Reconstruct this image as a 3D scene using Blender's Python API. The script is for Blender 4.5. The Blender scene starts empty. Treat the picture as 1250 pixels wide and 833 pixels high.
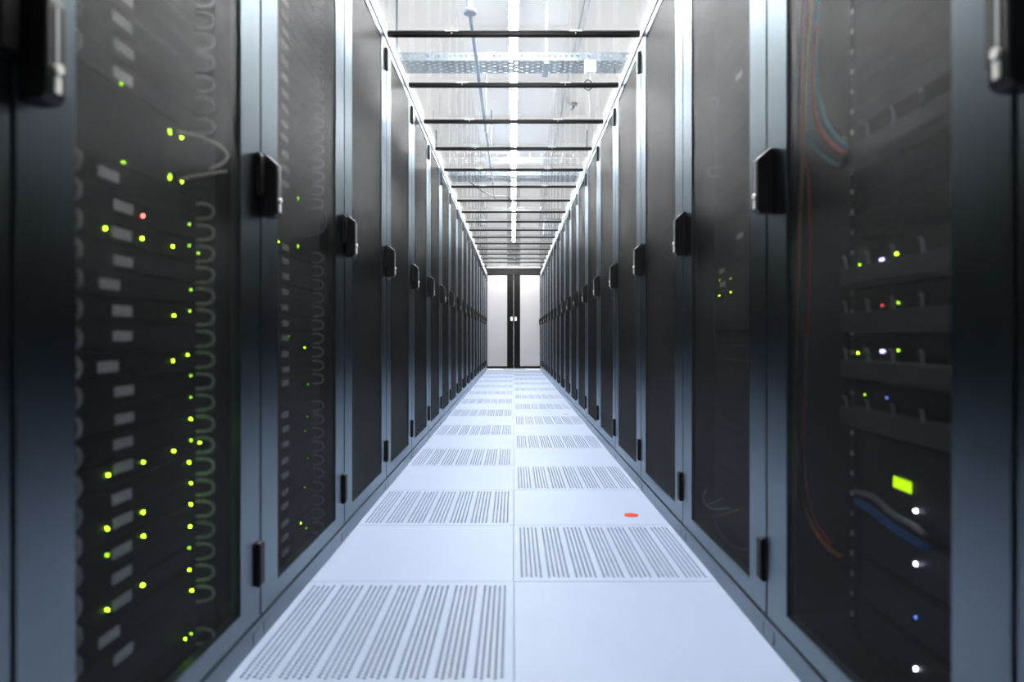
import bpy, bmesh, math, random
import numpy as np
from mathutils import Vector, Matrix

random.seed(7)
scene = bpy.context.scene
COL = scene.collection
PI = math.pi

# ------------------------------------------------------------------ camera, world, exposure
CAM_H = 0.73
FPX = 810.0
cam = bpy.data.cameras.new('camera')
cam.lens = 36.0 * FPX / 1250.0
cam.sensor_width = 36.0
cam.shift_x = -2.0 / 1250.0
cam.shift_y = -3.5 / 1250.0
cam.clip_start = 0.02
cam.clip_end = 100
cam.dof.use_dof = True
cam.dof.focus_distance = 6.0
cam.dof.aperture_fstop = 2.4
cam_o = bpy.data.objects.new('camera', cam)
COL.objects.link(cam_o)
cam_o.location = (0, 0, CAM_H)
cam_o.rotation_euler = (PI / 2, 0, 0)
scene.camera = cam_o

world = bpy.data.worlds.new('world')
scene.world = world
world.use_nodes = True
world.node_tree.nodes['Background'].inputs[0].default_value = (0.75, 0.82, 1.0, 1)
world.node_tree.nodes['Background'].inputs[1].default_value = 0.3

scene.view_settings.view_transform = 'Standard'
scene.view_settings.look = 'None'
scene.view_settings.gamma = 1.0
scene.view_settings.use_curve_mapping = False
scene.view_settings.exposure = 0.8
TUBE = 170.0            # radiance of the strip lights

# ------------------------------------------------------------------ materials
MATS = {}
def mat(name, color, rough=0.5, metal=0.0, spec=0.5, emit=None, strength=0.0, noise=0.0, nscale=40.0, bump=0.0, bscale=300.0):
    m = bpy.data.materials.new(name)
    m.use_nodes = True
    nt = m.node_tree
    b = nt.nodes['Principled BSDF']
    b.inputs['Base Color'].default_value = (*color, 1)
    b.inputs['Roughness'].default_value = rough
    b.inputs['Metallic'].default_value = metal
    b.inputs['Specular IOR Level'].default_value = spec
    if emit:
        b.inputs['Emission Color'].default_value = (*emit, 1)
        b.inputs['Emission Strength'].default_value = strength
    if noise > 0 or bump > 0:
        tc = nt.nodes.new('ShaderNodeTexCoord')
    if noise > 0:
        n = nt.nodes.new('ShaderNodeTexNoise')
        n.inputs['Scale'].default_value = nscale
        n.inputs['Detail'].default_value = 4
        nt.links.new(tc.outputs['Object'], n.inputs['Vector'])
        mx = nt.nodes.new('ShaderNodeMix'); mx.data_type = 'RGBA'
        mx.inputs[6].default_value = (*[c * (1 - noise) for c in color], 1)
        mx.inputs[7].default_value = (*[min(1, c * (1 + noise)) for c in color], 1)
        nt.links.new(n.outputs['Fac'], mx.inputs[0])
        nt.links.new(mx.outputs[2], b.inputs['Base Color'])
    if bump > 0:
        n2 = nt.nodes.new('ShaderNodeTexNoise')
        n2.inputs['Scale'].default_value = bscale
        nt.links.new(tc.outputs['Object'], n2.inputs['Vector'])
        bp = nt.nodes.new('ShaderNodeBump')
        bp.inputs['Strength'].default_value = bump
        bp.inputs['Distance'].default_value = 0.001
        nt.links.new(n2.outputs['Fac'], bp.inputs['Height'])
        nt.links.new(bp.outputs['Normal'], b.inputs['Normal'])
    MATS[name] = m
    return m

def paint(name, base, rough, ior, tint, nscale=25.0):
    """dark satin paint: diffuse ground under a soft-edged (Beckmann) gloss weighted by Fresnel"""
    m = bpy.data.materials.new(name); m.use_nodes = True
    nt = m.node_tree
    for n in list(nt.nodes): nt.nodes.remove(n)
    out = nt.nodes.new('ShaderNodeOutputMaterial')
    tc = nt.nodes.new('ShaderNodeTexCoord')
    no = nt.nodes.new('ShaderNodeTexNoise'); no.inputs['Scale'].default_value = nscale; no.inputs['Detail'].default_value = 4
    mr = nt.nodes.new('ShaderNodeMapRange'); mr.inputs['To Min'].default_value = rough * 0.95; mr.inputs['To Max'].default_value = rough * 1.05
    df = nt.nodes.new('ShaderNodeBsdfDiffuse'); df.inputs[0].default_value = (*base, 1)
    gl = nt.nodes.new('ShaderNodeBsdfGlossy'); gl.distribution = 'BECKMANN'; gl.inputs['Color'].default_value = (*tint, 1)
    fr = nt.nodes.new('ShaderNodeFresnel'); fr.inputs[0].default_value = ior
    mx = nt.nodes.new('ShaderNodeMixShader')
    L = nt.links.new
    L(tc.outputs['Object'], no.inputs['Vector']); L(no.outputs['Fac'], mr.inputs['Value']); L(mr.outputs[0], gl.inputs['Roughness'])
    L(fr.outputs[0], mx.inputs[0]); L(df.outputs[0], mx.inputs[1]); L(gl.outputs[0], mx.inputs[2]); L(mx.outputs[0], out.inputs[0])
    MATS[name] = m
    return m
paint('rack_paint', (0.0015, 0.0016, 0.002), 0.395, 2.6, (0.78, 0.9, 1.0))
paint('mesh_paint', (0.0015, 0.0015, 0.0016), 0.32, 1.20, (0.56, 0.56, 0.57))
paint('plinth_paint', (0.012, 0.015, 0.022), 0.36, 2.4, (0.80, 0.9, 1.0), 12)
mat('roof_bounce', (0.4, 0.4, 0.4), 0.5)
mat('rack_inside', (0.003, 0.003, 0.0035), 0.6)
mat('handle_plastic', (0.003, 0.003, 0.0035), 0.38, 0.0, 0.3)
mat('hinge_plastic', (0.002, 0.002, 0.0025), 0.5, 0.0, 0.2)
mat('chrome', (0.8, 0.8, 0.78), 0.2, 1.0)
mat('lock_metal', (0.85, 0.84, 0.80), 0.35, 0.2)
mat('silver', (0.7, 0.72, 0.74), 0.35, 0.7)
mat('ring_grey', (0.62, 0.64, 0.66), 0.45)
mat('dull_metal', (0.42, 0.44, 0.46), 0.5, 0.3)
mat('server_black', (0.004, 0.004, 0.0045), 0.5, noise=0.3, nscale=60)
mat('server_face', (0.003, 0.003, 0.0035), 0.55, noise=0.4, nscale=90)
mat('panel_grey', (0.10, 0.104, 0.11), 0.45, noise=0.15, nscale=20)
mat('lip_grey', (0.075, 0.08, 0.085), 0.5)
mat('grille_dark', (0.03, 0.033, 0.04), 0.5, bump=1.0, bscale=250)
mat('tag_white', (0.92, 0.93, 0.94), 0.6, noise=0.12, nscale=160)
mat('led_green', (0.1, 0.4, 0.02), 0.4, emit=(0.42, 1.0, 0.02), strength=26)
mat('led_green_dim', (0.1, 0.3, 0.02), 0.4, emit=(0.42, 0.95, 0.03), strength=4.5)
mat('led_red', (0.5, 0.03, 0.03), 0.4, emit=(1.0, 0.12, 0.1), strength=26)
mat('led_red_dim', (0.4, 0.03, 0.03), 0.4, emit=(1.0, 0.1, 0.08), strength=2.5)
mat('led_white', (0.7, 0.75, 0.9), 0.4, emit=(0.75, 0.82, 1.0), strength=26)
mat('led_violet', (0.5, 0.45, 0.8), 0.4, emit=(0.55, 0.47, 1.0), strength=6)
mat('led_blue', (0.1, 0.2, 0.7), 0.4, emit=(0.12, 0.25, 1.0), strength=3)
mat('display_green', (0.3, 0.5, 0.02), 0.4, emit=(0.45, 0.9, 0.0), strength=1.8)
mat('cable_orange', (0.75, 0.27, 0.05), 0.5)
mat('cable_red', (0.6, 0.06, 0.06), 0.5)
mat('cable_teal', (0.1, 0.32, 0.4), 0.5)
mat('cable_pale', (0.75, 0.66, 0.62), 0.5)
mat('cable_white', (0.75, 0.75, 0.75), 0.5)
mat('cable_blue', (0.04, 0.16, 0.5), 0.4)
mat('cable_grey', (0.3, 0.31, 0.33), 0.5)
mat('cable_dark', (0.03, 0.03, 0.035), 0.5)
mat('floor_tile', (0.228, 0.272, 0.368), 0.5, 0.0, 0.12, noise=0.03, nscale=6, bump=0.06, bscale=250)
mat('tile_edge', (0.42, 0.44, 0.48), 0.5)
mat('floor_plain', (0.3, 0.32, 0.36), 0.5)
mat('plenum', (0.09, 0.12, 0.19), 0.9)
mat('ceiling_white', (0.76, 0.74, 0.725), 0.8, noise=0.015, nscale=1.5)
mat('wall_white', (0.6, 0.6, 0.6), 0.7, noise=0.02, nscale=2)
mat('aluminium', (0.75, 0.75, 0.76), 0.5, 0.0)
mat('bar_black', (0.002, 0.002, 0.0025), 0.4, 0.0, 0.12)
mat('cap_grey', (0.06, 0.062, 0.066), 0.5, 0.0, 0.2)
mat('galvanised', (0.2, 0.24, 0.28), 0.6, 0.0, noise=0.25, nscale=30)
mat('pipe_grey', (0.25, 0.30, 0.36), 0.4, 0.4)
mat('pipe_white', (0.55, 0.56, 0.57), 0.5)
mat('door_black', (0.003, 0.003, 0.0035), 0.4, 0.0, 0.15)
mat('door_white', (0.37, 0.37, 0.385), 0.35, noise=0.02, nscale=2)
mat('plastic_white', (0.85, 0.85, 0.85), 0.45)
mat('sticker_orange', (0.36, 0.022, 0.004), 0.6, 0.0, 0.1)
mat('sticker_pink', (0.40, 0.05, 0.04), 0.5)
mat('tube_glow', (0.9, 0.9, 0.9), 0.5, emit=(1.0, 0.985, 0.965), strength=TUBE)
mat('unit_grey', (0.3, 0.33, 0.37), 0.5)

gm = bpy.data.materials.new('roof_glass'); gm.use_nodes = True
nt = gm.node_tree
for n in list(nt.nodes): nt.nodes.remove(n)
out = nt.nodes.new('ShaderNodeOutputMaterial')
tr = nt.nodes.new('ShaderNodeBsdfTransparent'); tr.inputs[0].default_value = (0.97, 0.985, 0.99, 1)
gl = nt.nodes.new('ShaderNodeBsdfGlossy'); gl.inputs['Roughness'].default_value = 0.02
fr = nt.nodes.new('ShaderNodeFresnel'); fr.inputs[0].default_value = 1.45
mx = nt.nodes.new('ShaderNodeMixShader')
# same index seen from either face of the pane (no total reflection inside the thin sheet)
ge = nt.nodes.new('ShaderNodeNewGeometry')
io = nt.nodes.new('ShaderNodeMapRange')
io.inputs['To Min'].default_value = 1.45; io.inputs['To Max'].default_value = 1 / 1.45
nt.links.new(ge.outputs['Backfacing'], io.inputs['Value']); nt.links.new(io.outputs[0], fr.inputs[0])
nt.links.new(fr.outputs[0], mx.inputs[0]); nt.links.new(tr.outputs[0], mx.inputs[1]); nt.links.new(gl.outputs[0], mx.inputs[2])
nt.links.new(mx.outputs[0], out.inputs[0])
MATS['roof_glass'] = gm

# ------------------------------------------------------------------ helpers
class MB:
    def __init__(self): self.bm = bmesh.new()
    def box(self, x0, x1, y0, y1, z0, z1):
        v = [self.bm.verts.new(p) for p in ((x0,y0,z0),(x1,y0,z0),(x1,y1,z0),(x0,y1,z0),(x0,y0,z1),(x1,y0,z1),(x1,y1,z1),(x0,y1,z1))]
        for f in ((0,3,2,1),(4,5,6,7),(0,1,5,4),(1,2,6,5),(2,3,7,6),(3,0,4,7)):
            self.bm.faces.new([v[i] for i in f])
        return self
    def prism(self, pts, axis, a, b):
        """extrude a 2D polygon: axis 'x' -> pts (y,z); 'y' -> (x,z); 'z' -> (x,y)"""
        def P(p, t):
            return {'x': (t, p[0], p[1]), 'y': (p[0], t, p[1]), 'z': (p[0], p[1], t)}[axis]
        A = [self.bm.verts.new(P(p, a)) for p in pts]; B = [self.bm.verts.new(P(p, b)) for p in pts]
        n = len(pts)
        self.bm.faces.new(A); self.bm.faces.new(list(reversed(B)))
        for i in range(n):
            self.bm.faces.new((A[i], B[i], B[(i+1) % n], A[(i+1) % n]))
        bmesh.ops.recalc_face_normals(self.bm, faces=self.bm.faces[:])
        return self
    def tube(self, pts, r, seg=8, closed=False):
        pts = [Vector(p) for p in pts]
        rings = []
        n = len(pts)
        up = None
        for i, p in enumerate(pts):
            if closed: t = pts[(i+1) % n] - pts[i-1]
            else: t = pts[min(i+1, n-1)] - pts[max(i-1, 0)]
            t.normalize()
            if up is None:
                up = Vector((0, 0, 1)) if abs(t.z) < 0.9 else Vector((1, 0, 0))
            a = up - t * up.dot(t)
            if a.length < 1e-5: a = t.orthogonal()
            a.normalize(); up = a
            b = t.cross(a)
            rings.append([self.bm.verts.new(p + (a * math.cos(k*2*PI/seg) + b * math.sin(k*2*PI/seg)) * r) for k in range(seg)])
        m = n if closed else n - 1
        for i in range(m):
            A, B = rings[i], rings[(i+1) % n]
            for k in range(seg):
                f = self.bm.faces.new((A[k], A[(k+1) % seg], B[(k+1) % seg], B[k])); f.smooth = True
        if not closed:
            self.bm.faces.new(list(reversed(rings[0]))); self.bm.faces.new(rings[-1])
        bmesh.ops.recalc_face_normals(self.bm, faces=self.bm.faces[:])
        return self
    def bevel(self, w, seg=1):
        bmesh.ops.bevel(self.bm, geom=self.bm.edges[:], offset=w, segments=seg, affect='EDGES', profile=0.5)
        return self
    def mesh(self, name, m):
        me = bpy.data.meshes.new(name); self.bm.to_mesh(me); self.bm.free()
        me.materials.append(MATS[m]); return me
    def build(self, name, m, parent=None, loc=None):
        return link(name, self.mesh(name, m), parent, loc)

def link(name, me, parent=None, loc=None):
    o = bpy.data.objects.new(name, me); COL.objects.link(o)
    if parent is not None: o.parent = parent
    if loc is not None: o.location = loc
    return o
def box(x0, x1, y0, y1, z0, z1): return MB().box(x0, x1, y0, y1, z0, z1)
def tag(o, label, cat, group=None):
    o['label'] = label; o['category'] = cat
    if group: o['group'] = group
    return o
def thing(name, label, cat, loc=(0, 0, 0), rz=0.0, group=None):
    o = bpy.data.objects.new(name, None); COL.objects.link(o)
    o.location = loc; o.rotation_euler = (0, 0, rz)
    return tag(o, label, cat, group)
def struct(o, label=None, cat=None):
    o['kind'] = 'structure'
    if label: o['label'] = label
    if cat: o['category'] = cat
    return o
def copy_tree(o, parent=None):
    c = o.copy(); COL.objects.link(c); c.parent = parent
    for ch in list(o.children): copy_tree(ch, c)
    return c
def smooth_path(pts, n=6):
    """Catmull-Rom through points"""
    P = [Vector(p) for p in pts]
    P = [P[0] * 2 - P[1]] + P + [P[-1] * 2 - P[-2]]
    res = []
    for i in range(1, len(P) - 2):
        for k in range(n):
            t = k / n
            a, b, c, d = P[i-1], P[i], P[i+1], P[i+2]
            res.append(0.5 * ((2*b) + (c - a)*t + (2*a - 5*b + 4*c - d)*t*t + (3*b - a - 3*c + d)*t**3))
    res.append(P[-2]); return res
ORD = ['first','second','third','fourth','fifth','sixth','seventh','eighth','ninth','tenth','eleventh','twelfth','thirteenth','fourteenth','fifteenth','sixteenth','seventeenth','eighteenth','nineteenth','twentieth']
TENS = {20: 'twenty', 30: 'thirty', 40: 'forty'}
def ordinal(n):
    if n <= 20: return ORD[n-1]
    t = n // 10 * 10
    return {30: 'thirtieth', 40: 'fortieth'}[n] if n % 10 == 0 else TENS[t] + '-' + ORD[n % 10 - 1]

FACE = 0.617          # distance of the door faces from the middle of the aisle
Y0, PITCH, NR = 0.018, 0.8, 19
Y_END = Y0 + PITCH * NR
PLINTH_X = 0.611

# ------------------------------------------------------------------ the room
RX, RY0, RY1, CEIL = 4.6, -4.0, 18.4, 3.28
fl = MB()
T0 = 0.19             # near edge of the tiled strip
TW, TL = PLINTH_X, 0.6
NT = 25
T1 = T0 + NT * TL
fl.box(-RX, -PLINTH_X, RY0, RY1, -0.03, -0.0005)
fl.box(PLINTH_X, RX, RY0, RY1, -0.03, -0.0005)
fl.box(-PLINTH_X, PLINTH_X, RY0, T0, -0.03, -0.0005)
fl.box(-PLINTH_X, PLINTH_X, T1, RY1, -0.03, -0.0005)
floor = struct(fl.build('floor', 'floor_plain'))
box(-1.2, 1.2, RY0, RY1, -0.40, -0.38).build('plenum_slab', 'plenum', floor)
struct(box(-RX, RX, RY0, RY1, CEIL, CEIL + 0.05).build('ceiling', 'ceiling_white'))
struct(box(-RX - 0.1, -RX, RY0, RY1, 0, CEIL).build('wall_left', 'wall_white'))
struct(box(RX, RX + 0.1, RY0, RY1, 0, CEIL).build('wall_right', 'wall_white'))
struct(box(-RX, RX, RY1, RY1 + 0.1, 0, CEIL).build('wall_back', 'wall_white'))
struct(box(-RX, RX, RY0 - 0.1, RY0, 0, CEIL).build('wall_front', 'wall_white'))

# floor tiles -------------------------------------------------------
GAP = 0.0007
def solid_tile():
    b = MB(); b.box(GAP, TW - GAP, GAP, TL - GAP, -0.03, 0.0)
    top = [e for e in b.bm.edges if all(v.co.z > -0.001 for v in e.verts)]
    bmesh.ops.bevel(b.bm, geom=top, offset=0.0015, segments=1, affect='EDGES')
    return b.mesh('floor_tile', 'floor_tile')
def perforated_tile():
    V, F = [], []
    def quad(x0, x1, y0, y1, z=0.0):
        i = len(V); V.extend([(x0,y0,z),(x1,y0,z),(x1,y1,z),(x0,y1,z)]); F.append((i,i+1,i+2,i+3))
    cw, rw = 0.0145, 0.0138
    rows = 39
    gp = 0.0838
    xs = 0.0255
    ya, yb = 0.030, 0.030 + rows * rw
    quad(GAP, TW-GAP, GAP, ya); 
    quad(GAP, xs - cw/2 + 0.0, ya, yb + rw)
    quad(GAP, TW-GAP, yb + rw, TL-GAP)
    for g in range(7):
        gx = xs + g * gp
        for c in range(5):
            cx = gx + c * cw
            off = rw / 2 if c % 2 else 0.0
            y0 = ya + off
            if off: quad(cx-cw/2, cx+cw/2, ya, y0)
            for r in range(rows):
                cy = y0 + (r + 0.5) * rw
                i = len(V)
                hx, hy = cw/2, rw/2
                sq = [(hx,0),(hx,hy),(0,hy),(-hx,hy),(-hx,0),(-hx,-hy),(0,-hy),(hx,-hy)]
                for k in range(8): V.append((cx+sq[k][0], cy+sq[k][1], 0))
                for k in range(8): V.append((cx+0.0045*math.cos(k*PI/4), cy+0.0045*math.sin(k*PI/4), 0))
                for k in range(8): V.append((cx+0.0045*math.cos(k*PI/4), cy+0.0045*math.sin(k*PI/4), -0.002))
                for k in range(8):
                    k2 = (k+1) % 8
                    F.append((i+k, i+k2, i+8+k2, i+8+k)); F.append((i+8+k, i+8+k2, i+16+k2, i+16+k))
            quad(cx-cw/2, cx+cw/2, y0 + rows*rw, yb + rw)
        x1 = gx + 4.5 * cw
        x2 = gx + gp - cw/2 if g < 6 else TW - GAP
        quad(x1, x2, ya, yb + rw)
    # rim
    for a, b in (((GAP,GAP),(TW-GAP,GAP)), ((TW-GAP,GAP),(TW-GAP,TL-GAP)), ((TW-GAP,TL-GAP),(GAP,TL-GAP)), ((GAP,TL-GAP),(GAP,GAP))):
        i = len(V); V.extend([(a[0],a[1],0),(b[0],b[1],0),(b[0],b[1],-0.03),(a[0],a[1],-0.03)]); F.append((i+3,i+2,i+1,i))
    me = bpy.data.meshes.new('perforated_floor_tile'); me.from_pydata(V, [], F); me.materials.append(MATS['floor_tile'])
    return me
ME_SOLID, ME_PERF = solid_tile(), perforated_tile()
for r in range(NT):
    for c in range(2):
        perf = (r + c) % 2 == 0
        if c == 0:      # left column: mirror by rotating half a turn
            o = link('perforated_floor_tile' if perf else 'floor_tile', ME_PERF if perf else ME_SOLID, floor, (0, T0 + (r + 1) * TL, 0))
            o.rotation_euler = (0, 0, PI)
        else:
            o = link('perforated_floor_tile' if perf else 'floor_tile', ME_PERF if perf else ME_SOLID, floor, (0, T0 + r * TL, 0))

# ------------------------------------------------------------------ server racks
DOOR_B, DOOR_T = 0.0525, 2.168
MESH_B, MESH_T = 0.102, 2.135
MW = 0.283
def perforated_sheet():
    p = 0.005; R = p / math.sqrt(3); r = 0.0024; th = 0.0008
    nx = int(2 * MW / p); nz = int((MESH_T - MESH_B) / (1.5 * R))
    jj, ii = np.meshgrid(np.arange(nz), np.arange(nx), indexing='ij')
    cx = (-MW + (ii + 0.25 + 0.5 * (jj % 2)) * p).ravel()
    cz = (MESH_B + (jj + 0.5) * 1.5 * R).ravel()
    n = cx.size
    ang = np.radians(30 + 60 * np.arange(6))
    V = np.zeros((n, 18, 3), np.float32)
    V[:, 0:6, 0] = cx[:, None] + R * np.cos(ang); V[:, 0:6, 2] = cz[:, None] + R * np.sin(ang)
    V[:, 6:12, 0] = cx[:, None] + r * np.cos(ang); V[:, 6:12, 2] = cz[:, None] + r * np.sin(ang)
    V[:, 12:18] = V[:, 6:12]; V[:, 12:18, 1] = th
    q = []
    for k in range(6):
        k2 = (k + 1) % 6
        q.append((k, k2, 6 + k2, 6 + k)); q.append((6 + k, 6 + k2, 12 + k2, 12 + k))
    q = np.array(q, np.int32)
    F = (q[None] + (np.arange(n, dtype=np.int32) * 18)[:, None, None]).reshape(-1, 4)
    me = bpy.data.meshes.new('perforated_sheet')
    me.vertices.add(n * 18); me.vertices.foreach_set('co', V.ravel())
    me.loops.add(F.size); me.loops.foreach_set('vertex_index', F.ravel())
    me.polygons.add(len(F)); me.polygons.foreach_set('loop_start', np.arange(0, F.size, 4, dtype=np.int32))
    me.update(calc_edges=True)
    me.materials.append(MATS['mesh_paint'])
    return me

def make_rack():
    root = thing('server_rack', '', 'rack')
    W = 0.3985
    b = MB()          # open fronted shell
    b.box(-W, -W + 0.006, 0.024, 1.10, 0.052, 2.17)
    b.box(W - 0.006, W, 0.024, 1.10, 0.052, 2.17)
    b.box(-W + 0.006, W - 0.006, 1.09, 1.10, 0.052, 2.17)
    b.box(-W + 0.006, W - 0.006, 0.024, 1.09, 0.052, 0.062)
    b.box(-W + 0.006, -W + 0.03, 0.024, 0.06, 0.062, 2.16)
    b.box(W - 0.03, W - 0.006, 0.024, 0.06, 0.062, 2.16)
    b.build('cabinet_shell', 'rack_inside', root)
    box(-W + 0.006, W - 0.006, 0.024, 1.09, 2.16, 2.17).build('roof_plate', 'roof_bounce', root)  # unseen rack top, made light grey to bounce lamp light onto the ceiling
    p = box(-0.3995, 0.3995, FACE - PLINTH_X - 0.012 + 0.0, 1.10, 0.0, 0.050)
    pl = p.build('plinth', 'plinth_paint', root)
    for s in (-1, 1):
        x0 = s * 0.399 if s < 0 else 0.345
        box(min(s*0.398, s*0.338), max(s*0.398, s*0.338), -0.0078, -0.005, 0.008, 0.036).build('foot_cover', 'plinth_paint', pl)
    # door
    D = 0.3965; S = MW - 0.002
    d = MB()
    outer = [(-D, DOOR_B), (D, DOOR_B), (D, DOOR_T), (-D, DOOR_T)]
    inner = [(-S, MESH_B), (S, MESH_B), (S, MESH_T), (-S, MESH_T)]
    bm = d.bm
    ring = {}
    for nm, pts, y in (('fo', outer, 0.0), ('fi', inner, 0.0), ('bo', outer, 0.022), ('bi', inner, 0.022)):
        ring[nm] = [bm.verts.new((q[0], y, q[1])) for q in pts]
    for i in range(4):
        j = (i + 1) % 4
        bm.faces.new((ring['fo'][i], ring['fo'][j], ring['fi'][j], ring['fi'][i]))
        bm.faces.new((ring['bi'][i], ring['bi'][j], ring['bo'][j], ring['bo'][i]))
        bm.faces.new((ring['fi'][i], ring['fi'][j], ring['bi'][j], ring['bi'][i]))
        bm.faces.new((ring['bo'][i], ring['bo'][j], ring['fo'][j], ring['fo'][i]))
    bmesh.ops.recalc_face_normals(bm, faces=bm.faces[:])
    es = [e for e in bm.edges if all(v.co.y < 0.001 for v in e.verts) and len([f for f in e.link_faces if abs(f.normal.y) < 0.5]) == 1]
    bmesh.ops.bevel(bm, geom=es, offset=0.002, segments=2, affect='EDGES')
    door = d.build('door', 'rack_paint', root)
    sheet = link('perforated_sheet', perforated_sheet(), door, (0, 0.003, 0)); sheet['kind'] = 'stuff'
    # swing handle on the left stile, lock below
    hx0, hx1 = -0.3945, -0.358
    zb, zt = 1.028, 1.184
    hd = MB().prism([(0.0, zb), (-0.030, zb), (-0.038, zb + 0.010), (-0.038, zt - 0.028), (-0.008, zt), (0.0, zt)], 'x', hx0, hx1).bevel(0.0025, 2)
    h = hd.build('handle', 'handle_plastic', root)
    hx = (hx0 + hx1) / 2
    box(hx - 0.003, hx + 0.003, -0.0390, -0.037, zb + 0.052, zt - 0.034).bevel(0.001).build('glint_strip', 'dull_metal', h)  # pale strip drawn in for the reflection along the handle's front
    MB().tube([(hx, -0.036, zb + 0.043), (hx, -0.043, zb + 0.043)], 0.0065, 14).build('lock_cylinder', 'lock_metal', h)
    box(hx - 0.0055, hx + 0.0055, -0.041, -0.037, zb + 0.012, zb + 0.034).bevel(0.0015).build('release_tab', 'lock_metal', h)
    for z in (0.186, 1.123, 2.075):
        hm = MB().prism([(0.0, z - 0.052), (-0.009, z - 0.052), (-0.013, z - 0.046), (-0.013, z + 0.046), (-0.009, z + 0.052), (0.0, z + 0.052)], 'x', 0.366, 0.3945).bevel(0.0015)
        hm.build('hinge', 'hinge_plastic', root)
    return root

def rack_label(side, i):
    w = 'left' if side < 0 else 'right'
    if i == 0: return 'black server rack cut off by the %s edge of the picture' % w
    if i == 1: return ('large black rack at far left, green lights and metal loops behind its perforated door' if side < 0
                       else 'large black rack at far right, green display and white lights behind its perforated door')
    if i == NR - 1: return 'black perforated-door rack last in the %s row, touching the end doors' % w
    return 'black perforated-door server rack, %s from the camera in the %s row' % (ordinal(i + 1), w)
proto = make_rack()
RACKS = {}
for side in (-1, 1):
    for i in range(NR):
        o = proto if (side == -1 and i == 0) else copy_tree(proto)
        o.location = (side * FACE, Y0 + PITCH * (i + 0.5), 0)
        o.rotation_euler = (0, 0, PI / 2 if side < 0 else -PI / 2)
        o['label'] = rack_label(side, i)
        o['group'] = 'racks of the left row' if side < 0 else 'racks of the right row'
        RACKS[(side, i)] = o
bpy.context.view_layer.update()

# ------------------------------------------------------------------ end doors and roof
DY = Y_END + 0.03
for n, s in ((1, -1), (2, 1)):
    root = struct(thing('door_%d' % n, 'sliding end door with white panel, on the %s of the black middle' % ('left' if s < 0 else 'right'), 'door', (0, DY, 0)))
    def bx(a, b, y0, y1, z0, z1): return box(min(s*a, s*b), max(s*a, s*b), y0, y1, z0, z1)
    bx(0.002, 0.15, 0, 0.05, 0.03, 2.215).build('door_stile', 'door_black', root)
    bx(0.602, 0.615, 0, 0.05, 0.03, 2.215).build('door_stile', 'door_black', root)
    bx(0.15, 0.602, 0, 0.05, 0.03, 0.085).build('door_rail', 'door_black', root)
    bx(0.15, 0.602, 0, 0.05, 2.18, 2.215).build('door_rail', 'door_black', root)
    bx(0.15, 0.602, 0.012, 0.035, 0.085, 2.18).build('white_panel', 'door_white', root)
    h = bx(0.022, 0.072, -0.006, 0, 1.13, 1.22).bevel(0.002).build('handle_plate', 'plastic_white', root)
    bx(0.040, 0.054, -0.03, -0.006, 1.155, 1.195).bevel(0.003).build('grip', 'chrome', h)
for s, nm in ((-1, 'trim_1'), (1, 'trim_2')):
    struct(box(min(s*0.618, s*0.66), max(s*0.618, s*0.66), DY - 0.02, DY + 0.08, 0, 2.40).build(nm, 'door_black'))
lint = struct(box(-0.616, 0.616, DY - 0.03, DY + 0.08, 2.222, 2.345).bevel(0.003).build('trim_3', 'door_black'), 'black lintel box above the white end doors', 'lintel')
box(-0.616, 0.616, DY - 0.03, DY + 0.08, 2.345, 2.40).build('top_strip', 'aluminium', lint)
struct(box(-0.60, 0.60, DY - 0.06, DY + 0.08, 0.0, 0.012).build('trim_4', 'aluminium'))
guide = box(-0.25, 0.27, DY - 0.058, DY - 0.03, 0.0125, 0.022).build('door_guide', 'door_black')
tag(guide, 'thin black guide strip on the sill under the end doors', 'door guide')

for s, nm in ((-1, 'trim_5'), (1, 'trim_6')):
    a = 0.612; b_ = 0.650
    r = MB()
    r.prism([(s*a, 2.176), (s*b_, 2.176), (s*b_, 2.226), (s*a, 2.226)], 'y', 0.02, Y_END)
    struct(r.build(nm, 'aluminium'), '%s white metal rail along the rack tops' % ('left' if s < 0 else 'right'), 'rail')

BEAM0, BP, NB = 3.21 * 1.005, 0.651, 17
bm_me = MB().prism([(-0.017, 2.1985), (0.014, 2.1985), (0.017, 2.202), (0.017, 2.2135), (-0.017, 2.2135)], 'x', -0.611, 0.611).mesh('beam_body', 'bar_black')
cap_me = box(-0.611, 0.611, -0.020, 0.020, 2.214, 2.218).mesh('glazing_cap', 'cap_grey')
clip_me = MB().box(-0.032, 0.032, -0.0235, -0.0205, 2.212, 2.2185).bevel(0.0008).mesh('clip', 'dull_metal')
screw_me = MB().tube([(0, -0.0172, 2.206), (0, -0.0195, 2.206)], 0.0035, 10).mesh('screw', 'dull_metal')
for k in range(-1, NB):
    y = BEAM0 + k * BP
    lab = ('black roof beam nearest the camera, before the uppermost beam in the picture' if k < 0 else
           'black beam across the aisle under the glass roof, %s from the top of the picture' % ordinal(k + 1))
    t = thing('roof_beam', lab, 'beam', (0, y, 0), 0, 'beams under the glass roof')
    link('beam_body', bm_me, t)
    c = link('glazing_cap', cap_me, t)
    if k < 6:
        for x in (-0.30, 0.30):
            link('clip', clip_me, t, (x, 0, 0)); link('screw', screw_me, t, (x, 0, 0))
glass_me = box(-0.610, 0.610, 0.003, BP - 0.003, 2.2195, 2.2255).mesh('glass_roof_panel', 'roof_glass')
for k in range(-1, NB):
    y = BEAM0 + k * BP
    if k == NB - 1: continue
    o = link('glass_roof_panel', glass_me, None, (0, y, 0))
    lab = ('clear glass roof pane nearest the camera, touching the top edge of the picture' if k < 0 else
           'clear glass roof pane just beyond the %s black roof beam from the top' % ordinal(k + 1))
    tag(o, lab, 'glass pane', 'panes of the glass roof')

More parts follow.
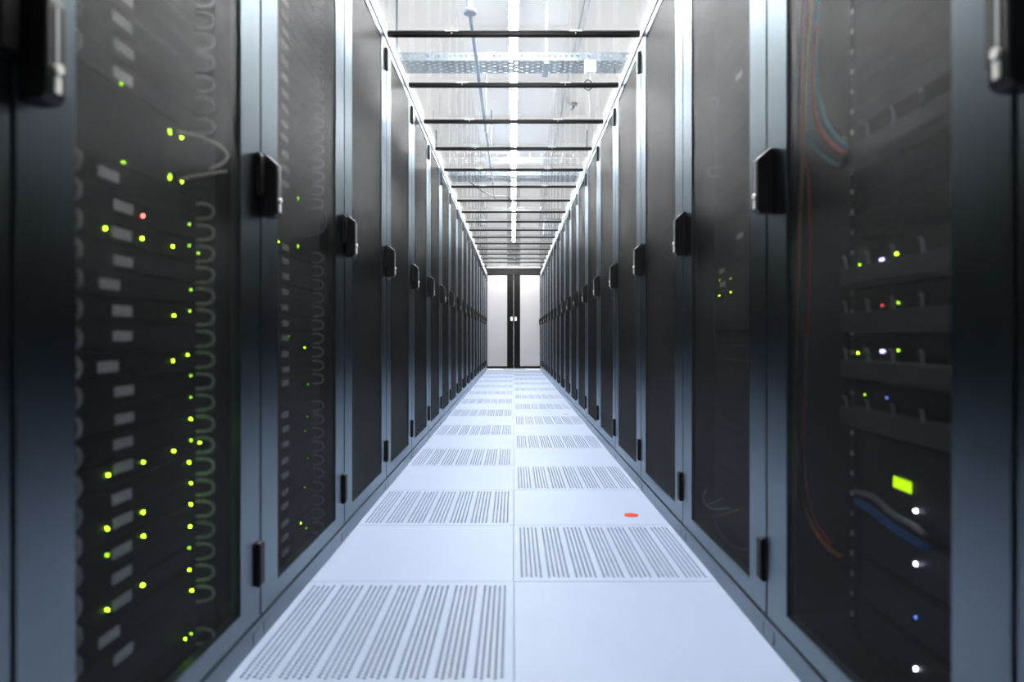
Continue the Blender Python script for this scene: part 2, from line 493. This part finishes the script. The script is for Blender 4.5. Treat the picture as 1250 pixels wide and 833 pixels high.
# ------------------------------------------------------------------ ceiling: lights, trays, pipes
LL = 1.5
LZ = CEIL - 0.062
def strip_light(x, y, lab):
    t = thing('strip_light', lab, 'light', (x, y, LZ), 0, 'strip lights under the ceiling')
    if not strip_light.me:
        pts = [(-0.034, 0.010), (0.034, 0.010), (0.034, 0.004), (0.024, 0.0), (-0.024, 0.0), (-0.034, 0.004)]
        strip_light.me.append(MB().prism(pts, 'y', 0.012, LL - 0.012).mesh('diffuser', 'tube_glow'))
        strip_light.me.append(MB().prism([(-0.042, 0.001), (-0.0355, 0.001), (-0.0355, 0.011), (0.0355, 0.011), (0.0355, 0.001), (0.042, 0.001), (0.042, 0.056), (-0.042, 0.056)], 'y', 0.0, LL).mesh('housing', 'plastic_white'))
        strip_light.me.append(MB().prism([(p[0]*1.02, p[1]) for p in pts], 'y', 0.0015, 0.0115).mesh('end_cap', 'plastic_white'))
        strip_light.me.append(box(-0.005, 0.005, 0.2, 0.21, 0.056, 0.062).mesh('hanger', 'aluminium'))
    d, h, e, g = strip_light.me
    link('diffuser', d, t); link('housing', h, t)
    link('end_cap', e, t); link('end_cap', e, t, (0, LL - 0.013, 0))
    link('hanger', g, t); link('hanger', g, t, (0, LL - 0.41, 0))
    return t
strip_light.me = []
NL = 11
for k in range(NL):
    strip_light(0, 0.6 + k * LL, 'glowing strip light above the middle of the aisle, %s from the camera' % ordinal(k + 1))
for s, w in ((-1, 'left'), (1, 'right')):  # unseen lamps added behind the rack rows to light the room
    for k in range(NL):
        strip_light(s * 2.9, 1.5 + k * LL, 'added unseen strip light beyond the %s rack row, %s from the camera' % (w, ordinal(k + 1)))

def cable_tray(y, z, lab, hang, wy=0.23):
    t = thing('cable_tray', lab, 'cable tray', (0, y, z), 0)
    X = 2.2
    V, F = [], []
    def quad(a, b, c, d):
        i = len(V); V.extend([a, b, c, d]); F.append((i, i+1, i+2, i+3))
    nx, ny = 110, 8
    dx, dy = 2 * X / nx, wy / ny
    for i in range(nx):
        for j in range(ny):
            x0, y0 = -X + i*dx, j*dy; x1, y1 = x0+dx, y0+dy
            fx, fy = dx*0.22, dy*0.28
            if (i + j) % 2: quad((x0,y0,0),(x1,y0,0),(x1,y1,0),(x0,y1,0)); continue
            a, b, c, d = x0+fx, x1-fx, y0+fy, y1-fy
            quad((x0,y0,0),(x1,y0,0),(b,c,0),(a,c,0)); quad((x1,y0,0),(x1,y1,0),(b,d,0),(b,c,0))
            quad((x1,y1,0),(x0,y1,0),(a,d,0),(b,d,0)); quad((x0,y1,0),(x0,y0,0),(a,c,0),(a,d,0))
    me = bpy.data.meshes.new('tray_base'); me.from_pydata(V, [], F); me.materials.append(MATS['galvanised'])
    link('tray_base', me, t)
    for yy in (0.0, wy):
        V2, F2 = [], []
        V.clear(); F.clear()
        for i in range(nx):
            x0 = -X + i*dx; x1 = x0 + dx
            z0, z1, za, zb = 0.0, 0.06, 0.026, 0.042
            a, b = x0+dx*0.25, x1-dx*0.25
            quad((x0,yy,z0),(x1,yy,z0),(b,yy,za),(a,yy,za)); quad((x1,yy,z0),(x1,yy,z1),(b,yy,zb),(b,yy,za))
            quad((x1,yy,z1),(x0,yy,z1),(a,yy,zb),(b,yy,zb)); quad((x0,yy,z1),(x0,yy,z0),(a,yy,za),(a,yy,zb))
        me = bpy.data.meshes.new('side_rail'); me.from_pydata(list(V), [], list(F)); me.materials.append(MATS['galvanised'])
        link('side_rail', me, t)
    for x in hang:
        box(x - 0.008, x + 0.008, -0.012, -0.002, -0.012, CEIL - z).build('hanger', 'galvanised', t)
        box(x - 0.02, x + 0.02, -0.012, wy + 0.01, -0.024, -0.012).build('cross_bracket', 'galvanised', t)
    return t
cable_tray(4.78, 2.73, 'galvanised perforated cable tray crossing above the first glass panes', (-0.84, 0.237, 1.2))
cable_tray(8.15, 2.73, 'galvanised perforated cable tray crossing farther down the aisle', (-0.95, 0.9), 0.34)

def wire_basket(y, z, lab):
    t = thing('wire_basket', lab, 'wire basket', (0, y, z))
    X = 2.0
    for yy, zz in ((0, 0.06), (0, 0), (0.06, 0), (0.12, 0), (0.18, 0), (0.18, 0.06)):
        MB().tube([(-X, yy, zz), (X, yy, zz)], 0.003, 6).build('long_wire', 'silver', t)
    cw = MB().tube([(0, 0, 0.06), (0, 0, 0.0), (0, 0.18, 0.0), (0, 0.18, 0.06)], 0.0025, 6).mesh('cross_wire', 'silver')
    for k in range(20):
        link('cross_wire', cw, t, (-1.14 + k * 0.12, 0, 0))
    for x in (-0.9, 0.9):
        MB().tube([(x, 0.09, 0.004), (x, 0.09, CEIL - z)], 0.004, 6).build('hanger_rod', 'silver', t)
wire_basket(7.35, 2.72, 'thin silver wire cable basket crossing just before the farther cable tray')
wire_basket(10.4, 2.72, 'thin silver wire cable basket crossing behind the farther cable tray')

pp = thing('pipe_run', 'thin blue-grey pipe on drop brackets left of the strip lights', 'pipe', (-0.25, 3.8, 2.60))
MB().tube([(0, 0, 0), (0, 5.2, 0)], 0.0125, 12).build('pipe', 'pipe_grey', pp)
MB().tube([(0, 0, -0.01), (0, 0, CEIL - 2.60)], 0.022, 14).build('riser', 'pipe_white', pp)
MB().tube([(0, 0, -0.012), (0, 0, 0.012)], 0.036, 16).build('flange', 'pipe_grey', pp)
for y in (2.15, 3.6):
    MB().tube([(0, y, 0), (0, y + 0.05, 0)], 0.02, 12).build('coupling', 'pipe_white', pp)
    MB().tube([(0, y + 0.02, 0), (0, y + 0.02, CEIL - 2.60)], 0.006, 8).build('drop_rod', 'pipe_grey', pp)
cd = thing('conduit', 'light grey conduit fixed along the ceiling right of the strip lights', 'conduit', (0.555, 3.0, CEIL))
box(-0.02, 0.02, 0, 12, -0.03, -0.002).build('channel', 'pipe_white', cd)
for y in (3.6, 7.2): box(-0.028, 0.028, y, y + 0.03, -0.036, -0.0005).build('clamp', 'dull_metal', cd)

sp = thing('sprinkler', 'small metal ceiling fitting beside the right conduit', 'fitting', (0.66, 7.2, CEIL))
MB().tube([(0, 0, 0), (0, 0, -0.03)], 0.035, 16).build('ceiling_plate', 'dull_metal', sp)
MB().tube([(0, 0, -0.03), (-0.02, 0, -0.07), (-0.05, 0, -0.07)], 0.012, 10).build('arm', 'dull_metal', sp)
MB().tube([(-0.05, 0, -0.075), (-0.05, 0, -0.083)], 0.03, 14).build('deflector', 'silver', sp)

sb = thing('sensor_box', 'white sensor box hanging before the nearer cable tray with a looped wire', 'sensor', (0.54, 4.68, 2.60))
box(-0.04, 0.04, -0.025, 0.025, 0.0, 0.085).bevel(0.004, 2).build('housing', 'plastic_white', sb)
box(-0.018, 0.018, -0.03, -0.025, 0.01, 0.035).build('cover_plate', 'silver', sb)
box(-0.006, 0.006, 0.025, 0.105, 0.078, 0.084).build('bracket', 'silver', sb)
MB().tube([(0, 0, 0), (0, 0, -0.05)], 0.005, 8).build('cable_gland', 'plastic_white', sb)
ring = [(-0.015 + 0.028*math.cos(a), 0, -0.085 + 0.036*math.sin(a)) for a in [k*2*PI/20 for k in range(20)]]
MB().tube(ring, 0.004, 8, True).build('wire_loop', 'cable_dark', sb)
MB().tube(smooth_path([(-0.015, 0, -0.12), (-0.008, 0, -0.17), (-0.004, 0, -0.24), (-0.003, 0, -0.34)]), 0.003, 8).build('hanging_wire', 'cable_grey', sb)

dc = MB()
bmesh.ops.create_uvsphere(dc.bm, u_segments=20, v_segments=12, radius=0.095)
for f in dc.bm.faces: f.smooth = True
gl_ = thing('ceiling_globe', 'round grey globe hanging under the far ceiling, left of the lights', 'globe', (-0.62, 12.5, 2.92))
dc.build('globe', 'unit_grey', gl_)
MB().tube([(0, 0, 0.09), (0, 0, CEIL - 2.92)], 0.012, 10).build('stem', 'pipe_white', gl_)
fc = thing('ceiling_box', 'grey slatted box hanging under the far ceiling, right of the lights', 'air unit', (0.78, 13.0, 2.78))  # plain box with front slats, hung on two rods
box(-0.18, 0.18, 0, 0.5, 0, 0.30).bevel(0.006).build('casing', 'unit_grey', fc)
for k in range(6): box(-0.15, 0.15, -0.012, 0.0, 0.04 + k*0.04, 0.055 + k*0.04).build('louvre', 'dull_metal', fc)
for x in (-0.14, 0.14): MB().tube([(x, 0.25, 0.3), (x, 0.25, CEIL - 2.78)], 0.006, 8).build('hanger_rod', 'pipe_grey', fc)
dr = MB().tube(smooth_path([(-0.62, 8.6, 2.80), (-0.50, 8.75, 2.73), (-0.38, 9.0, 2.70), (-0.25, 9.3, 2.72), (-0.1, 9.7, 2.80), (0.02, 10.38, 2.79)]), 0.010, 8).build('drooping_cable', 'cable_dark')
tag(dr, 'dark cable drooping between the far tray and the wire basket', 'cable')

# floor stickers
for (x, y, r, m, lab) in ((0.485, 2.735, 0.029, 'sticker_orange', 'round orange sticker on the plain tile right of the floor seam'),
                          (0.50, 6.35, 0.026, 'sticker_pink', 'small red sticker on a far floor tile near the right racks')):
    b = MB().tube([(0, 0, 0.0002), (0, 0, 0.0012)], r, 32)
    tag(b.build('floor_sticker', m, None, (x, y, 0)), lab, 'sticker')

# ------------------------------------------------------------------ equipment inside the near racks
U = 0.04445
def px(side, X, Y, A):
    """photo pixel -> point on the vertical plane at distance A from the aisle's middle"""
    z = A * FPX / abs(X - 627.0)
    return Vector((side * A, z, CAM_H + (413.0 - Y) * z / FPX))
def to_local(side, i, p):
    return RACKS[(side, i)].matrix_world.inverted() @ p

LEFT_D = 0.050     # depth of the equipment face behind the door faces (left racks)
srv_me = MB().box(-0.241, 0.241, 0.0, 0.004, 0.0006, 0.0438).box(-0.219, 0.219, 0.004, 0.7, 0.001, 0.0434).mesh('chassis', 'server_black')
face_me = box(-0.215, 0.205, -0.004, 0.0, 0.003, 0.0415).bevel(0.001).mesh('bezel', 'server_face')
hand_me = MB().tube(smooth_path([(0, 0.0, 0.006), (0, -0.012, 0.0065), (0, -0.0195, 0.013), (0, -0.021, 0.022), (0, -0.0195, 0.031), (0, -0.012, 0.0375), (0, 0.0, 0.038)], 3), 0.0036, 8).mesh('handle', 'plastic_white')
ring_me = MB().tube(smooth_path([(0, 0.0, 0.0055), (0.002, -0.014, 0.0055), (0.004, -0.028, 0.009), (0.005, -0.0345, 0.020), (0.004, -0.029, 0.032), (0.002, -0.014, 0.0365), (0, 0.0, 0.0365)], 3), 0.0036, 8).mesh('cable_ring', 'ring_grey')
tag_me = box(-0.027, 0.027, -0.006, -0.0042, -0.0085, 0.0085).mesh('label_tag', 'tag_white')
def led_mesh(m, w=0.0019, h=0.0019):
    b = MB(); 
    pts = [(w*math.cos(k*PI/5), h*math.sin(k*PI/5)) for k in range(10)]
    b.prism(pts, 'y', -0.0065, -0.004); return b.mesh('status_led', m)
LED = {k: led_mesh('led_' + k) for k in ('green', 'green_dim', 'red', 'red_dim', 'white', 'violet', 'blue')}
LED['green_tall'] = led_mesh('led_green_dim', 0.0035, 0.006)
LED['white_big'] = led_mesh('led_white', 0.0032, 0.0034)
LED['violet_big'] = led_mesh('led_violet', 0.0075, 0.0032)

def rack_of_servers(side, i, depth, n0, n1, skip, odd_tags, leds, where, rings=True, tags=True):
    R = RACKS[(side, i)]
    w = 'left' if side < 0 else 'right'
    rz = R.rotation_euler.z
    M = R.matrix_world
    A = FACE + depth
    units = {}
    cnt = 0
    for n in range(n0, n1):
        if n in skip: continue
        z0 = CAM_H + (n - 0.5) * U
        cnt += 1
        t = thing('rack_server', 'slim black server, %s from the bottom in the %s' % (ordinal(cnt), where), 'server', M @ Vector((0, depth, z0)), rz, 'servers in the ' + where)
        link('chassis', srv_me, t); link('bezel', face_me, t)
        if rings:
            link('handle', hand_me, t, (-0.230, 0, 0))
            link('cable_ring', ring_me, t, (0.168, -0.004, 0))
        if tags:
            o = link('label_tag', tag_me, t, ((-0.132 if n in odd_tags else -0.093) + random.uniform(-0.004, 0.004), 0, 0.022 + random.uniform(-0.003, 0.005)))
        units[n] = t
    for (X, Y, kind) in leds:
        p = px(side, X, Y, A)
        n = min(units, key=lambda k: abs(CAM_H + k * U - p.z))
        l = to_local(side, i, p)
        z0 = CAM_H + (n - 0.5) * U
        zz = min(max(l.z - z0, 0.007), 0.038)
        link('status_led', LED[kind], units[n], (max(-0.21, min(0.2, l.x)), 0, zz))
    return units

def big_unit(side, i, depth, z0, z1, name, label, cat):
    R = RACKS[(side, i)]
    t = thing(name, label, cat, R.matrix_world @ Vector((0, depth, z0)), R.rotation_euler.z)
    h = z1 - z0
    MB().box(-0.241, 0.241, 0.0, 0.004, 0.0006, h - 0.0006).box(-0.219, 0.219, 0.004, 0.7, 0.001, h - 0.001).build('chassis', 'server_black', t)
    return t, h

L1 = [(144,136,'green_dim'),(219,168,'green'),(219,222,'green'),(147,198,'green_dim'),(171,264,'red'),(125,279,'green'),(228,274,'green_dim'),
      (170,291,'green'),(208,301,'green'),(228,300,'green_dim'),(239,309,'green_dim'),(230,354,'green_dim'),(209,385,'green'),(229,380,'green_dim'),
      (208,441,'green'),(226,433,'green'),(230,459,'green_dim'),(230,485,'green_dim'),(230,512,'green'),(230,538,'green_dim'),(241,541,'green'),
      (209,551,'green'),(171.6,564.6,'green'),(128,580,'green'),(228,565,'green'),(230,590,'green'),(230,616,'green'),(171,625.5,'green'),
      (127,645.5,'green'),(229,643,'green'),(172,655,'green'),(127,678,'green_dim'),(228,668,'green_dim'),(228,696,'green'),(171,715,'green'),(231,721,'green'),
      (127,745,'green'),(223,777,'green'),(230,772,'green_dim')]
rack_of_servers(-1, 1, LEFT_D, -14, 28, (7, 8, 9, -13), (2, -1, 6, -11), [l for l in L1 if not (150 < l[1] < 226)], 'nearest left rack')
t, h = big_unit(-1, 1, LEFT_D, CAM_H + 6.5*U, CAM_H + 9.5*U, 'network_switch', 'tall black switch with two glowing ports between the servers of the nearest left rack', 'switch')
box(-0.215, 0.205, -0.004, 0, 0.004, h - 0.004).bevel(0.001).build('bezel', 'server_face', t)
for (X, Y, k) in ((204,161,'green_tall'),(219,168,'green'),(204,216,'green_tall'),(219,222,'green'),(147,198,'green_dim')):
    l = to_local(-1, 1, px(-1, X, Y, FACE + LEFT_D)); link('status_led', LED[k], t, (l.x, 0, min(max(l.z - (CAM_H + 6.5*U), .008), h - .008)))
t, h = big_unit(-1, 1, LEFT_D, CAM_H - 13.5*U, CAM_H - 12.5*U, 'blank_filler', 'plain black filler plate low in the nearest left rack', 'filler plate')

L2 = [(362,255,'green_tall'),(362,290,'green_tall'),(338,295,'green'),(351,411,'green_dim'),(370,425,'green'),(373,508,'green_dim'),(371,526,'green_dim'),
      (374,559,'green_dim'),(370,593,'green_dim'),(365,639,'green'),(372,644,'green_dim'),(374,480,'green_dim')]
rack_of_servers(-1, 2, LEFT_D, -14, 29, (7, 8, 9, -4), (), L2, 'second full rack on the left')
t, h = big_unit(-1, 2, LEFT_D, CAM_H + 6.5*U, CAM_H + 9.5*U, 'network_switch', 'tall black switch behind the cable loop in the second full rack on the left', 'switch')
t, h = big_unit(-1, 2, LEFT_D, CAM_H - 4.5*U, CAM_H - 3.5*U, 'blank_filler', 'plain black filler plate between servers of the second full rack on the left', 'filler plate')

R2 = [(880,341,'green_dim'),(894,340,'green_dim'),(880,361,'green'),(894,357,'green')]
ru = rack_of_servers(1, 2, 0.075, -14, 28, (), (), R2, 'second full rack on the right', rings=False, tags=False)
for (X, Y) in ((883,333),(884,350),(904,90),(905,280)):
    l = to_local(1, 2, px(1, X, Y, FACE + 0.075)); n = round((l.z - CAM_H) / U)
    if n in ru: link('label_tag', tag_me, ru[n], (max(-0.2, l.x), 0, 0.022))

# mounting rails
def rails(side, i, depth, studs):
    for s in (-1, 1):
        b = MB(); xa, xb = (0.2425, 0.262) 
        b.box(min(s*xa, s*xb), max(s*xa, s*xb), depth - 0.001, depth + 0.001, 0.085, 2.10)
        b.box(min(s*xb, s*(xb-0.002)), max(s*xb, s*(xb-0.002)), depth + 0.001, depth + 0.05, 0.085, 2.10)
        r = b.build('mounting_rail', 'grille_dark', RACKS[(side, i)])
        if studs:
            me = box(-0.005, 0.005, depth - 0.004, depth - 0.001, -0.005, 0.005).mesh('cage_nut', 'silver')
            for k in range(42): link('cage_nut', me, r, (s * 0.252, 0, 0.12 + k * U))
rails(-1, 1, LEFT_D, False); rails(-1, 2, LEFT_D, False); rails(1, 2, 0.075, False); rails(1, 1, 0.135, True)

# nearest right rack ------------------------------------------------
RD = 0.135
RR = RACKS[(1, 1)]; RM = RR.matrix_world; RZ = RR.rotation_euler.z
def runit(name, label, cat, z0, group=None): return thing(name, label, cat, RM @ Vector((0, RD, z0)), RZ, group)
panel_me = MB().box(-0.241, 0.241, 0.0, 0.004, 0.001, 0.0425).bevel(0.001).mesh('panel', 'panel_grey')
pl_flange = MB().box(-0.22, 0.22, 0.004, 0.03, 0.002, 0.005).mesh('flange', 'panel_grey')
z = 1.190
for k in range(20):
    t = runit('blanking_panel', 'grey blank panel, %s from the bottom of the stack in the nearest right rack' % ordinal(k + 1), 'panel', z + k * U, 'blank panels in the nearest right rack')
    link('panel', panel_me, t); link('flange', pl_flange, t)
lip_me = MB().prism([(0.0, 0.0), (-0.030, 0.002), (-0.034, 0.006), (-0.034, 0.040), (-0.030, 0.043), (0.0, 0.043)], 'x', -0.241, 0.241).mesh('front_lip', 'lip_grey')
prong_me = MB().tube(smooth_path([(0, -0.030, 0.042), (0, -0.032, 0.052), (0.006, -0.036, 0.062), (0.010, -0.042, 0.066)], 3), 0.0032, 8).mesh('prong', 'dull_metal')
st_body = MB().box(-0.241, 0.241, 0.0, 0.004, 0.001, 0.094).box(-0.219, 0.219, 0.004, 0.7, 0.002, 0.093).mesh('chassis', 'server_black')
tops = [1.142, 0.884, 0.787, 0.686, 0.584]
sh = []
for k, T in enumerate(tops):
    lab = ('hooked grey-lipped server standing above the group of four in the nearest right rack' if k == 0 else
           'hooked grey-lipped server, %s from top of the four in the nearest right rack' % ordinal(k))
    t = runit('storage_server', lab, 'server', T - 0.045, 'hooked servers in the nearest right rack')
    link('chassis', st_body, t); link('front_lip', lip_me, t)
    for x in (-0.22, -0.13, -0.04, 0.05, 0.14, 0.22): link('prong', prong_me, t, (x, 0, 0))
    sh.append((t, T - 0.045))
for (X, Y, kind, k) in ((1077,317,'violet_big',1),(1095,310,'green',1),(1050,324,'green_dim',1),(1097,370,'green_dim',2),(1078,373,'red_dim',2),
                        (1078,429,'violet_big',3),(1048,431,'green',3),(1097,428,'green_dim',3),(1056,482,'green_dim',4),(1083,486,'blue',4)):
    l = to_local(1, 1, px(1, X, Y, FACE + RD + 0.0)); t, z0 = sh[k]
    link('status_led', LED[kind], t, (max(-0.235, min(0.235, l.x)), 0.004, min(max(l.z - z0, 0.05), 0.09)))
for k in range(3):
    t = runit('rack_server', 'plain black server, %s below the highest hooked server in the nearest right rack' % ordinal(3 - k), 'server', 0.952 + k * U, 'plain servers in the nearest right rack')
    link('chassis', srv_me, t); link('bezel', face_me, t)
gb = [(0.072, 0.166), (0.169, 0.263), (0.266, 0.360), (0.363, 0.535)]
gu = []
for k, (a, b) in enumerate(gb):
    lab = ('tall black unit with a glowing green display in the nearest right rack' if k == 3 else
           'black blade server with a white light, %s from the bottom of the nearest right rack' % ordinal(k + 1))
    t = runit('blade_server', lab, 'server', a, 'units at the bottom of the nearest right rack')
    h = b - a
    MB().box(-0.241, 0.241, 0.0, 0.004, 0.001, h-0.001).box(-0.219, 0.219, 0.004, 0.7, 0.002, h-0.002).build('chassis', 'server_black', t)
    box(-0.21, 0.21, -0.004, 0.0, 0.006, h - 0.008).bevel(0.001).build('grille', 'grille_dark', t)
    gu.append((t, a, h))
for (X, Y, kind, k) in ((1121,624,'white_big',3),(1121,689,'white_big',2),(1121,754,'blue',1),(1121,817,'white_big',0)):
    l = to_local(1, 1, px(1, X, Y, FACE + RD)); t, a, h = gu[k]
    link('status_led', LED[kind], t, (l.x, 0, min(max(l.z - a, 0.01), h - 0.01)))
l = to_local(1, 1, px(1, 1105, 592, FACE + RD)); t, a, h = gu[3]
box(l.x - 0.027, l.x + 0.027, -0.0075, -0.004, l.z - a - 0.0105, l.z - a + 0.0105).build('display', 'display_green', t)

# cables ------------------------------------------------------------
def cable(side, A, pts, r, m, label, dA=None):
    P = [px(side, X, Y, A + (dA[k] if dA else 0)) for k, (X, Y) in enumerate(pts)]
    return tag(MB().tube(smooth_path(P, 5), r, 8).build('patch_cable', m), label, 'cable')
cable(-1, 0.645, [(216,161),(236,164),(258,172),(272,181),(278,190),(272,199),(256,206)], 0.0036, 'cable_pale', 'pale cable arching from the upper glowing port in the nearest left rack', [0.018,0,0,0,0,0.004,0.008])
cable(-1, 0.645, [(218,220),(236,215),(256,212),(276,209)], 0.0036, 'cable_pale', 'short pale cable leaving the lower glowing port in the nearest left rack', [0.018,0.004,0,0])
cable(-1, 0.645, [(372,256),(384,252),(394,258),(399,270),(394,282),(382,288),(372,289)], 0.0038, 'cable_grey', 'grey cable bent into a loop in the second full rack on the left', [0.018,0,0,0,0,0,0.018])
cable(1, 0.675, [(992,-40),(988,20),(984,70),(981,150),(978,230),(975,300),(972,400),(970,520),(976,600),(990,640),(1010,668),(1026,679)], 0.0045, 'cable_orange', 'orange cable running down the side of the nearest right rack')
cable(1, 0.690, [(982,-40),(979,60),(976,140),(978,180),(984,200),(988,240),(988,330),(984,430),(981,560),(992,630),(1014,664)], 0.004, 'cable_red', 'red cable running down beside the orange one in the nearest right rack')
cable(1, 0.70, [(996,30),(992,90),(994,130),(1000,155),(1014,175),(1032,187)], 0.004, 'cable_red', 'short red cable curving to the grey hooked lip in the nearest right rack')
cable(1, 0.71, [(1000,-30),(996,40),(996,90),(1002,130),(1014,158),(1034,180)], 0.005, 'cable_teal', 'teal cable curving beside the short red one in the nearest right rack')
cable(1, 0.70, [(985,165),(992,178),(1006,192),(1022,202)], 0.004, 'cable_teal', 'short dark teal cable under the red curve in the nearest right rack')
cable(1, 0.725, [(1046,612),(1062,622),(1085,640),(1108,655),(1132,669)], 0.007, 'cable_blue', 'thick blue cable across the unit with the green display')
cable(1, 0.735, [(1044,600),(1066,607),(1090,628),(1112,640),(1130,655)], 0.006, 'cable_grey', 'grey cable lying above the thick blue cable in the nearest right rack')
cable(1, 0.655, [(862,598),(858,607),(862,617),(872,622),(890,621)], 0.0035, 'cable_white', 'white hooked cable at the bottom of the second full rack on the right')
cable(1, 0.655, [(863,616),(870,614),(882,608)], 0.003, 'cable_white', 'short white cable end at the bottom of the second full rack on the right')
cable(1, 0.66, [(870,631),(884,628),(902,622)], 0.0035, 'cable_orange', 'orange cable at the bottom of the second full rack on the right')
cable(1, 0.66, [(873,638),(880,652),(890,665),(904,671),(916,670)], 0.0025, 'cable_grey', 'thin grey cable arc under the orange cable in the second full rack on the right')
cable(1, 0.66, [(866,126),(869,121),(874,121),(877,126),(873,130),(868,129)], 0.0028, 'cable_grey', 'small grey cable ring high in the second full rack on the right')
cable(1, 0.66, [(878,204),(866,206),(866,214),(878,215)], 0.0028, 'cable_grey', 'small grey squared cable hook in the second full rack on the right')
